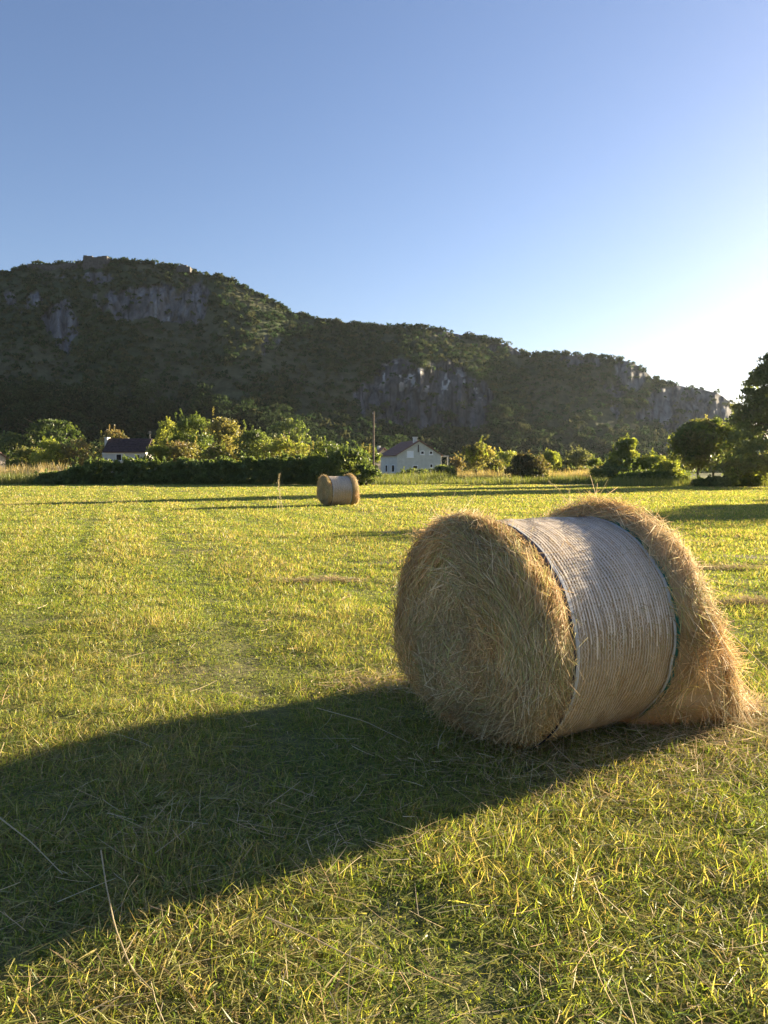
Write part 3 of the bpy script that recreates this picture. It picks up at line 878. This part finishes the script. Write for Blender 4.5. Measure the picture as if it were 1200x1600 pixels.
def tree(px, top, w, Y, base_frac, cols, label, leaf=.19, n=6000, trunks=1, shoots=30, conic=False, name='tree', lean=0, nsub=None, group='trees beyond the field'):
    SEED[0] += 1
    rng = np.random.default_rng(SEED[0])
    x = wx(px, Y) if px is not None else 0; h = wz(top, Y); rx = w / 2 / FPX * Y
    root = empty(name, (x, Y, 0))
    tb = MB(); cb = MB()
    zc = h * base_frac
    for k in range(trunks):
        bx = (k - (trunks - 1) / 2) * rx * .35
        tp = np.array([(bx, 0, -.1), (bx * 1.2 + lean * .3, .1, zc * .8), (bx * .8 + lean * .7, 0, h * .6), (bx * .3 + lean, 0, h * .92)])
        tb.tube(tp, np.array([.036, .028, .018, .006]) * h * .62, (.09, .07, .05), 8)
        nl = 9 if conic else 7
        for j in range(nl):
            f = zc * .9 + (h * .85 - zc * .9) * j / nl
            a = rng.random() * 6.28; L = rx * (.8 if not conic else .9 * (1 - .75 * j / nl))
            p0 = np.array([np.interp(f, tp[:, 2], tp[:, 0]), 0, f])
            e = p0 + np.array([math.cos(a) * L, math.sin(a) * L, L * (.55 if not conic else .25)])
            tb.tube(np.array([p0, (p0 + e) / 2 + [0, 0, .05 * L], e]), [.010 * h, .006 * h, .0025 * h], (.09, .07, .05), 6)
    tb.build('trunk', M_BARK, root)
    if conic:
        ns = nsub or 90
        t = rng.random(ns); az = rng.random(ns) * 6.283
        rr = np.sqrt(rng.random(ns)) * (1 - t) ** .55 * rx * 1.0 + .15
        sub = (.38 + .5 * rng.random(ns)) * (1 - .45 * t) * rx / 2.6
        c = np.stack([np.cos(az) * rr, np.sin(az) * rr, zc + t * (h - zc - sub * .8)], 1)
        col = np.array(cols)[rng.integers(0, len(cols), ns)]
        v, q, cc = leaf_cloud(c, sub * 1.2, n // ns, leaf, col, rng, .6)
        cb.add(v, q, c=cc)
    else:
        foliage(cb, lean * .6, 0, zc, h, rx, rx * .85, n, leaf, cols, rng, shoots, nsub)
    cb.build('crown', M_LEAF, root)
    return tag(root, label, 'tree', group)

# long bramble hedge on the left edge of the field
def hedge():
    rng = np.random.default_rng(55)
    mb = MB()
    prof_px = np.array([(56, 745), (70, 738), (100, 733), (150, 722), (200, 718), (250, 722), (300, 720), (350, 722), (400, 716), (450, 714), (505, 710)], float)
    Y0 = 77.5
    x0 = wx(280, Y0)
    for px in np.arange(60, 506, 9.0):
        top = np.interp(px, prof_px[:, 0], prof_px[:, 1]) + rng.normal() * 2
        Y = Y0 + rng.normal() * .3
        h = wz(top, Y)
        foliage(mb, wx(px, Y) - x0, rng.normal() * .3, -.1, h, .8, 1.2, 1150, .16, [(.12, .175, .055), (.14, .195, .06), (.10, .15, .05)], rng, 6, 26)
        foliage(mb, wx(px, Y) - x0, -.5 + rng.normal() * .3, -.3, h * .55, .8, 1.0, 500, .15, [(.11, .165, .055), (.13, .185, .06)], rng, 0, 14)
        mb.tube(np.array([[wx(px, Y) - x0, 0, -.1], [wx(px, Y) - x0 + .1, .1, h * .6]]), [.05, .02], (.06, .05, .03), 5)
    o = mb.build('bramble_hedge', M_LEAF); o.location = (x0, Y0, 0)
    tag(o, 'long low dark green bramble hedge along the left field edge', 'hedge')
hedge()

bush(46, 701, 62, 104, G_OLIVE + G_MID, 'olive bush behind the dry grass below the half hidden roof')
bush(78, 690, 56, 100, G_LIGHT, 'bright yellow-green bush with upright shoots behind the dry grass', shoots=40)
bush(122, 688, 56, 101, G_OLIVE + G_BROWN, 'olive brown bush just left of the white cottage')
bush(150, 712, 40, 98, G_OLIVE, 'small olive bush at the foot of the cottage chimney', n=1200)
tree(178, 668, 44, 128, .35, G_OLIVE + G_BROWN, 'brownish tree rising behind the cottage roof', n=2600)
bush(247, 698, 50, 92, G_LIGHT, 'bright green round bush right of the white cottage', n=3000)
tree(262, 660, 46, 112, .3, G_LIGHT, 'pale yellow-green tree between the cottage and the tall dark bush', n=3200)
bush(305, 650, 86, 108, G_MID + G_DARK, 'tallest dark green bush with sunlit shoots behind the long hedge', leaf=.2, n=5200, shoots=70)
bush(350, 655, 58, 103, G_OLIVE, 'feathery golden olive bush beside the tallest dark bush', leaf=.19, n=3600, shoots=60)
bush(397, 673, 62, 100, G_MID + G_DARK, 'rounded mid green bush between golden bush and bright yellow bush', n=3600)
bush(442, 685, 88, 96, G_LIGHT + G_OLIVE, 'bright sunlit yellow-green bush above the right end of the long hedge', n=4200, shoots=60)
bush(285, 692, 80, 93, G_BROWN + G_OLIVE, 'low brown-tinged bush in front of the tallest dark bush', n=2600)
bush(340, 698, 50, 91, G_OLIVE + G_MID, 'low olive bush under the feathery golden bush', n=1800)
bush(505, 693, 60, 86, G_MID, 'mid green bush behind the dark bush near the far bale', n=2600, shoots=40)
bush(535, 702, 104, 76.5, G_DARK + G_MID, 'big dark green bush spilling onto the field behind the far bale', leaf=.17, n=7000, shoots=20)
bush(572, 728, 40, 73.5, G_DARK, 'low dark bush at the foot of the wooden pole', n=1500)
bush(572, 696, 40, 90, G_OLIVE + G_MID, 'olive bush standing right behind the wooden pole', n=2200)
bush(692, 728, 50, 108, G_DARK, 'dark clipped dome bush in front of the grey house corner', leaf=.12, n=3600, shoots=0)
bush(652, 734, 66, 104, G_DARK + G_MID, 'low dark bush under the grey house gable wall', leaf=.14, n=2200, shoots=10)
bush(714, 716, 34, 116, G_BROWN, 'orange-brown bush beside the terrace of the grey house', n=1500)
tree(745, 693, 54, 97, .3, G_OLIVE + [G_LIGHT[0]], 'thin golden-leaved tree on a single stem right of the grey house', n=2200, shoots=30)
bush(772, 716, 36, 108, G_OLIVE + G_MID, 'olive bush between the golden tree and dark round bush', n=1500)
bush(792, 705, 48, 112, G_LIGHT, 'yellow-green bush behind the dark round bush', n=2200, shoots=30)
bush(822, 712, 60, 90, [(.06, .075, .033), (.085, .085, .04), (.05, .065, .028), (.11, .095, .045)], 'dark round brownish bush alone in the far verge', n=4200)
bush(846, 719, 30, 98, G_OLIVE, 'small olive bush right beside the dark round bush', n=1300)
tree(860, 706, 38, 102, .15, G_LIGHT, 'small bright weeping tree between dark bush and pale grey bush', n=2200, shoots=40)
bush(903, 705, 46, 113, [(.14, .16, .08), (.12, .14, .07), (.16, .17, .08)], 'pale grey-green bush with open feathery crown', leaf=.2, n=2000, shoots=30)
bush(930, 718, 40, 106, G_MID + G_LIGHT, 'green bush between pale feathery bush and layered tree', n=1700)
bush(905, 730, 90, 102, G_DARK + G_OLIVE, 'low dark hedge-like bush behind the strip of pink dry grass', n=2200, shoots=6)
tree(976, 685, 52, 86, .22, G_LIGHT + G_MID, 'layered yellow-green tree left of the round spreading tree', n=5200, shoots=8)
bush(958, 727, 70, 84, G_MID + G_DARK, 'dark bush under the layered yellow-green tree', n=2800)
bush(1018, 714, 62, 86, G_LIGHT + G_MID, 'light green bush between the layered tree and round tree', n=3000, shoots=30)
bush(1015, 737, 120, 76, G_DARK + [G_MID[0]], 'long low dark undergrowth bush on the far field edge', n=4200, shoots=10)
bush(1062, 702, 60, 118, G_MID, 'mid green bush in shade behind the round tree', n=2400)
bush(1045, 722, 50, 82, G_LIGHT, 'small sunlit bush left of the round tree trunks', n=1600, shoots=20)
tree(1103, 657, 118, 76, .24, G_MID + G_OLIVE + G_LIGHT[:2], 'round spreading tree with two trunks beside the tall dark tree', leaf=.19, n=13000, trunks=2, shoots=14, nsub=120)
tree(1212, 545, 165, 67, .10, [(.12, .165, .06), (.10, .14, .05), (.15, .19, .068), (.14, .155, .065)], 'tall dark tapering tree cut by the photo right edge', leaf=.17, n=30000, conic=True, nsub=260)
bush(1165, 736, 80, 70, G_MID + G_LIGHT, 'low green bush under the tall dark tree', n=3600)
bush(1128, 746, 90, 68, G_MID, 'low dark bush in front of the round tree trunks', n=3200, shoots=10)
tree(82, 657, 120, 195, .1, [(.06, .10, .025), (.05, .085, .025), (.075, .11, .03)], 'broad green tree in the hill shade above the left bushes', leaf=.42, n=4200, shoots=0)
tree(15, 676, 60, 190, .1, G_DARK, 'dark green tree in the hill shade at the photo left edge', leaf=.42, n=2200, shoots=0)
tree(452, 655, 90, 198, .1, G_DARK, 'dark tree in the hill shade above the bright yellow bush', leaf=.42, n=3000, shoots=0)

# trees along the lane on the right, outside the frame; their long shadows cross the far field
def lane_tree(x, y, h, w):
    Y = y
    o = tree(600 + x / Y * FPX, HORIZON - (h - EYE) / Y * FPX, w / Y * FPX, Y, .15, G_MID, 'leafy tree on the lane right of the field', n=2600, leaf=.3, shoots=0, group='trees along the lane right of the field')
lane_tree(40, 44.5, 9.5, 7); lane_tree(47, 52, 9, 7); lane_tree(57, 62, 9, 8); lane_tree(64, 52, 9.5, 9)

# ------------------------------------------------------------------ tall grasses left standing: stuff
def tall_grass(name, areas, cols, seed, heads=True):
    rng = np.random.default_rng(seed)
    mb = MB()
    for (p0, p1, y0, y1, h, n, w) in areas:
        Y = y0 + (y1 - y0) * rng.random(n)
        x = wx(p0 + (p1 - p0) * rng.random(n), Y)
        hh = h * (.55 + .6 * rng.random(n)) * (.6 + .8 * vnoise(x / 2.5, Y / 2, seed))
        d = unit(np.stack([rng.normal(size=n) * .14, rng.normal(size=n) * .14, np.ones(n)], 1))
        az = rng.random(n) * 6.283
        b = hh * .3 * rng.random(n)
        bend = np.stack([np.cos(az) * b, np.sin(az) * b, -.3 * b], 1)
        sa = rng.random(n) * 6.283
        c = np.array(cols)[rng.integers(0, len(cols), n)] * (1 + .25 * (rng.random((n, 1)) * 2 - 1))
        v, q, cc = ribbons(np.stack([x, Y, np.zeros(n) - .03], 1), d, hh, bend, np.full(n, w), np.stack([np.cos(sa), np.sin(sa), 0 * sa], 1), 3, c, .35)
        mb.add(v, q, c=cc)
    return tag(mb.build(name, M_GRASS), kind='stuff')
tall_grass('tall_dry_grass', [(-160, 150, 81, 97, 1.9, 9000, .035), (60, 150, 78.5, 84, 1.5, 2500, .03), (835, 965, 93, 99, 1.5, 4500, .03), (715, 800, 92, 100, 1.3, 2200, .03)],
           [(.46, .36, .19), (.52, .42, .24), (.40, .30, .17), (.34, .32, .13)], 81)
tall_grass('verge_grass', [(-160, 75, 77, 81, 1.1, 4500, .035), (588, 700, 82, 100, 1.05, 6000, .03), (690, 950, 79, 92, .8, 8000, .035), (930, 1230, 68, 76, .7, 6000, .03), (585, 800, 77, 82, .6, 4000, .03)],
           [(.13, .17, .04), (.17, .20, .05), (.10, .14, .035), (.24, .23, .08)], 82)

# ------------------------------------------------------------------ houses and pole
M_PLASTER = solid('grey_plaster', (.48, .49, .45), .9, 1.5, .12)
M_WHITE = solid('white_plaster', (.54, .53, .49), .9, 1.5, .12)
M_TILE = solid('brown_roof_tile', (.17, .095, .075), .85, 5, .35, .4)
M_DARKTILE = solid('dark_roof_tile', (.055, .035, .035), .9, 4, .5, .4)
M_PALE = solid('pale_render', (.45, .38, .30), .9, 2, .15)
M_FRAME = solid('white_window_frame', (.78, .78, .76), .5, 10, .05)
M_GLASS = solid('dark_window_glass', (.02, .022, .025), .12, 3, .2)
M_BLIND = solid('pale_roller_blind', (.72, .76, .80), .5, 10, .06)
M_CONC = solid('concrete', (.36, .35, .33), .9, 3, .2)

def window(parent, x, y, z, w, h, face=-1, axis='y', pane=None, fr=.09):
    """frame + pane set on a wall: axis 'y' faces local -Y; axis 'x' faces local -X"""
    def place(a, b):  # a,b: (across, out, up)
        if axis == 'y': return (x + a[0], y - b[1], z + a[2]), (x + b[0], y - a[1], z + b[2])
        return (x - b[1], y + a[0], z + a[2]), (x - a[1], y + b[0], z + b[2])
    mb = MB()
    for a, b in (((0, .003, 0), (fr, .06, h)), ((w - fr, .003, 0), (w, .06, h)), ((fr, .003, h - fr), (w - fr, .06, h)), ((fr, .003, 0), (w - fr, .06, fr)), ((-.08, .003, -.08), (w + .08, .14, -.002))):
        mb.box(*place(a, b))
    f = mb.build('window', M_FRAME, parent)
    mb = MB(); mb.box(*place((fr - .002, .004, fr - .002), (w - fr + .002, .03, h - fr + .002)))
    mb.build('pane', pane or M_GLASS, f)
    return f

def gable_house(name, loc, rz, W, L, eave, apex, wall_m, roof_m, over=.35):
    """gable wall faces local -Y, W wide; ridge runs along +Y for L"""
    r = empty(name, loc, rz)
    mb = MB()
    v = [(-W / 2, 0, -.3), (W / 2, 0, -.3), (W / 2, 0, eave), (0, 0, apex), (-W / 2, 0, eave),
         (-W / 2, L, -.3), (W / 2, L, -.3), (W / 2, L, eave), (0, L, apex), (-W / 2, L, eave)]
    mb.add(v, [(0, 4, 9, 5), (1, 6, 7, 2), (0, 1, 2, 4), (5, 9, 7, 6)], [(4, 2, 3), (7, 9, 8)])
    mb.build('wall', wall_m, r)
    mb = MB()
    sl = (apex - eave) / (W / 2); th = .16
    for s in (-1, 1):
        ex, ez = s * (W / 2 + over), eave - sl * over + .02
        a = [(0.0, -over, apex + .02), (ex, -over, ez), (ex, L + over, ez), (0.0, L + over, apex + .02)]
        b = [(p[0], p[1], p[2] + th) for p in a]
        mb.add(a + b, [(0, 1, 2, 3), (7, 6, 5, 4), (0, 4, 5, 1), (1, 5, 6, 2), (2, 6, 7, 3)])
        # tile courses
        for k in range(1, 9):
            f = k / 9
            cx, cz = ex * f, (apex + .02 + th) * (1 - f) + (ez + th) * f
            mb.box((cx - .04, -over + .01, cz - .03), (cx + .04, L + over - .01, cz + .035))
    roof = mb.build('roof', roof_m, r)
    return r, roof

# grey house
Y = 133.0
H0 = gable_house('house', (wx(655, Y), Y, 0), math.radians(18.5), 8.1, 9.0, 4.0, 6.35, M_PLASTER, M_TILE)
hr, roof = H0
mb = MB(); mb.box((-.75, .55, 6.0), (-.15, 1.15, 7.0)); mb.box((-.82, .48, 7.0), (-.08, 1.22, 7.12)); mb.build('chimney', M_WHITE, roof)
# local x of the gable wall from photo column: columns 621..690 span -4.05..4.05
def gxl(px): return -4.05 + (px - 621) / 69 * 8.1
window(hr, gxl(636), 0, wz(715, Y), 1.25, 1.15, pane=M_BLIND)
window(hr, gxl(657.2), 0, wz(710.5, Y), .75, .7, fr=.14)
window(hr, gxl(670.8), 0, wz(710.5, Y), .75, .7, fr=.14)
window(hr, gxl(645), 0, wz(733.5, Y), 1.0, .75, fr=.12)
window(hr, gxl(672), 0, wz(731, Y), .6, .7, fr=.1)
window(hr, -4.05, 1.2, 1.0, 1.6, 1.3, axis='x')
window(hr, -4.05, 5.0, 1.0, 1.2, 1.3, axis='x')
mb = MB(); mb.box((gxl(653.3), -.07, 4.45), (gxl(654.8), -.003, 5.75)); mb.build('downpipe', M_DARKTILE, hr)
mb = MB(); mb.box((4.053, 1.0, 3.75), (6.0, 4.5, 3.95)); ter = mb.build('terrace', M_CONC, hr)
for yy in (1.15, 4.35):
    mb = MB(); mb.box((5.75, yy - .1, -.2), (5.95, yy + .1, 3.747)); mb.build('post', M_CONC, ter)
tag(hr, 'grey two storey house with brown tiled roof and white chimney', 'house')

# pale house behind it
Y = 150.0
h2, roof2 = gable_house('house', (wx(599, Y), Y, 0), math.radians(38), 5.0, 7.0, 3.6, 5.6, M_PALE, M_TILE)
mb = MB(); mb.box((-.5, .8, 5.0), (0.0, 1.3, 6.1)); mb.build('chimney', M_WHITE, roof2)
window(h2, -.6, 0, 1.2, 1.2, 1.1)
tag(h2, 'pale gabled house mostly hidden behind the grey house and pole', 'house')

# white cottage on the left: long side towards the camera
Y = 112.0
cx = wx(194, Y)
cot = empty('cottage', (cx, Y, 0), math.radians(2))
W = 6.2
mb = MB(); mb.box((-W / 2, 0, -.3), (W / 2, 5.0, 4.05)); cw = mb.build('wall', M_WHITE, cot)
mb = MB()
a = [(-W / 2 + .15, -.35, 3.95), (W / 2 + .3, -.35, 3.95), (W / 2 + .3, 2.6, 5.95), (-W / 2 + .15, 2.6, 5.95), (W / 2 + .3, 5.4, 3.95), (-W / 2 + .15, 5.4, 3.95)]
b = [(x, y, z + .15) for x, y, z in a]
mb.add(a + b, [(0, 3, 2, 1), (3, 5, 4, 2), (6, 7, 8, 9), (9, 8, 10, 11), (0, 1, 7, 6), (5, 11, 10, 4), (0, 6, 9, 3), (3, 9, 11, 5), (1, 2, 8, 7), (2, 4, 10, 8)])
for k in range(1, 8):
    f = k / 8
    mb.box((-W / 2 + .16, -.35 + 2.95 * f - .05, 4.10 + 2.0 * f - .03), (W / 2 + .29, -.35 + 2.95 * f + .05, 4.10 + 2.0 * f + .05))
croof = mb.build('roof', M_DARKTILE, cot)
mb = MB(); mb.box((-W / 2 - .25, 1.9, 3.0), (-W / 2 + .14, 3.2, 6.15)); mb.box((-W / 2 - .31, 1.84, 6.15), (-W / 2 + .2, 3.26, 6.25)); mb.build('chimney', M_WHITE, croof)
mb = MB(); mb.tube([(W / 2, 2.6, 5.9), (W / 2, 2.6, 7.2)], [.03, .02], n=6); mb.box((W / 2 - .35, 2.585, 6.9), (W / 2 + .35, 2.615, 6.93)); mb.box((W / 2 - .25, 2.585, 7.08), (W / 2 + .25, 2.615, 7.11)); mb.build('aerial', M_CONC, croof)
mb = MB(); mb.box((-W / 2 - .02, -.06, 3.72), (0, -.003, 3.82)); mb.build('gutter', M_FRAME, cw)
window(cot, -1.15, 0, 2.75, .85, 1.0, fr=.08)
window(cot, 1.55, 0, 2.75, .8, .95, fr=.08)
tag(cot, 'white cottage with dark tiled roof half hidden by the hedge', 'cottage')

# roof peeping in at the left edge
Y = 118.0
h3, roof3 = gable_house('cottage', (wx(-14, Y), Y, 0), math.radians(62), 5.0, 5.5, 3.3, 4.9, M_PALE, M_TILE)
mb = MB(); mb.box((.9, 1.0, 4.4), (1.3, 1.4, 5.9)); mb.build('chimney', M_WHITE, roof3)
tag(h3, 'cream cottage with red-brown roof cut by the photo left edge', 'cottage')

# small roofless ruin at the cliff foot behind the house
iu = int(np.argmin(np.abs(us - (681 - 600) / FPX))); ik = int(np.argmin(np.abs(ROW[iu] - 697)))
Y, zh = float(Yh[iu, ik]) - .8, float(Zh[iu, ik])
ru = empty('stone_ruin', (wx(681, Y), Y, zh))
mb = MB()
for x0, x1, z0, z1 in ((-2.2, -1.5, -2, 2.6), (-.4, .4, -2, 2.4), (1.7, 2.2, -2, 2.8), (-1.5, -.4, -2, .7), (.4, 1.7, -2, .8), (-1.5, -.4, 2.1, 2.5)):
    mb.box((x0, 0, z0), (x1, .6, z1))
mb.build('broken_wall', M_STONE, ru)
tag(ru, 'roofless stone ruin with dark openings at the cliff foot', 'ruin')

# wooden pole
M_POLE = solid('weathered_pole', (.15, .112, .085), .9, 5, .35, .3)
Y = 88.0
pole = empty('utility_pole', (wx(583.5, Y), Y, 0))
mb = MB(); mb.tube([(0, 0, -.2), (.01, 0, 4), (.03, 0, wz(643, Y))], [.13, .115, .09], n=10); mb.build('post', M_POLE, pole)
mb = MB(); mb.tube([(-.02, -.14, wz(650, Y)), (.09, -.14, wz(650, Y))],   .03, n=6); mb.build('crossarm', M_POLE, pole)
mb = MB(); mb.tube([(-.06, -.12, wz(647, Y)), (-.06, -.12, wz(644.5, Y))], [.05, .035], n=8); mb.build('insulator', M_CONC, pole)
tag(pole, 'tall bare wooden utility pole left of the grey house', 'pole')

# ------------------------------------------------------------------ evening haze
mb = MB(); mb.box((-1850, -1850, -2.5), (1850, 1850, 128))
M_HAZE, hn, hl, hout = new_mat('haze_air')
pv = hn.new('ShaderNodeVolumePrincipled')
pv.inputs['Color'].default_value = (.56, .64, .70, 1); pv.inputs['Density'].default_value = .00006; pv.inputs['Anisotropy'].default_value = .5
hl.new(pv.outputs[0], hout.inputs['Volume'])
tag(mb.build('haze', M_HAZE), kind='stuff')
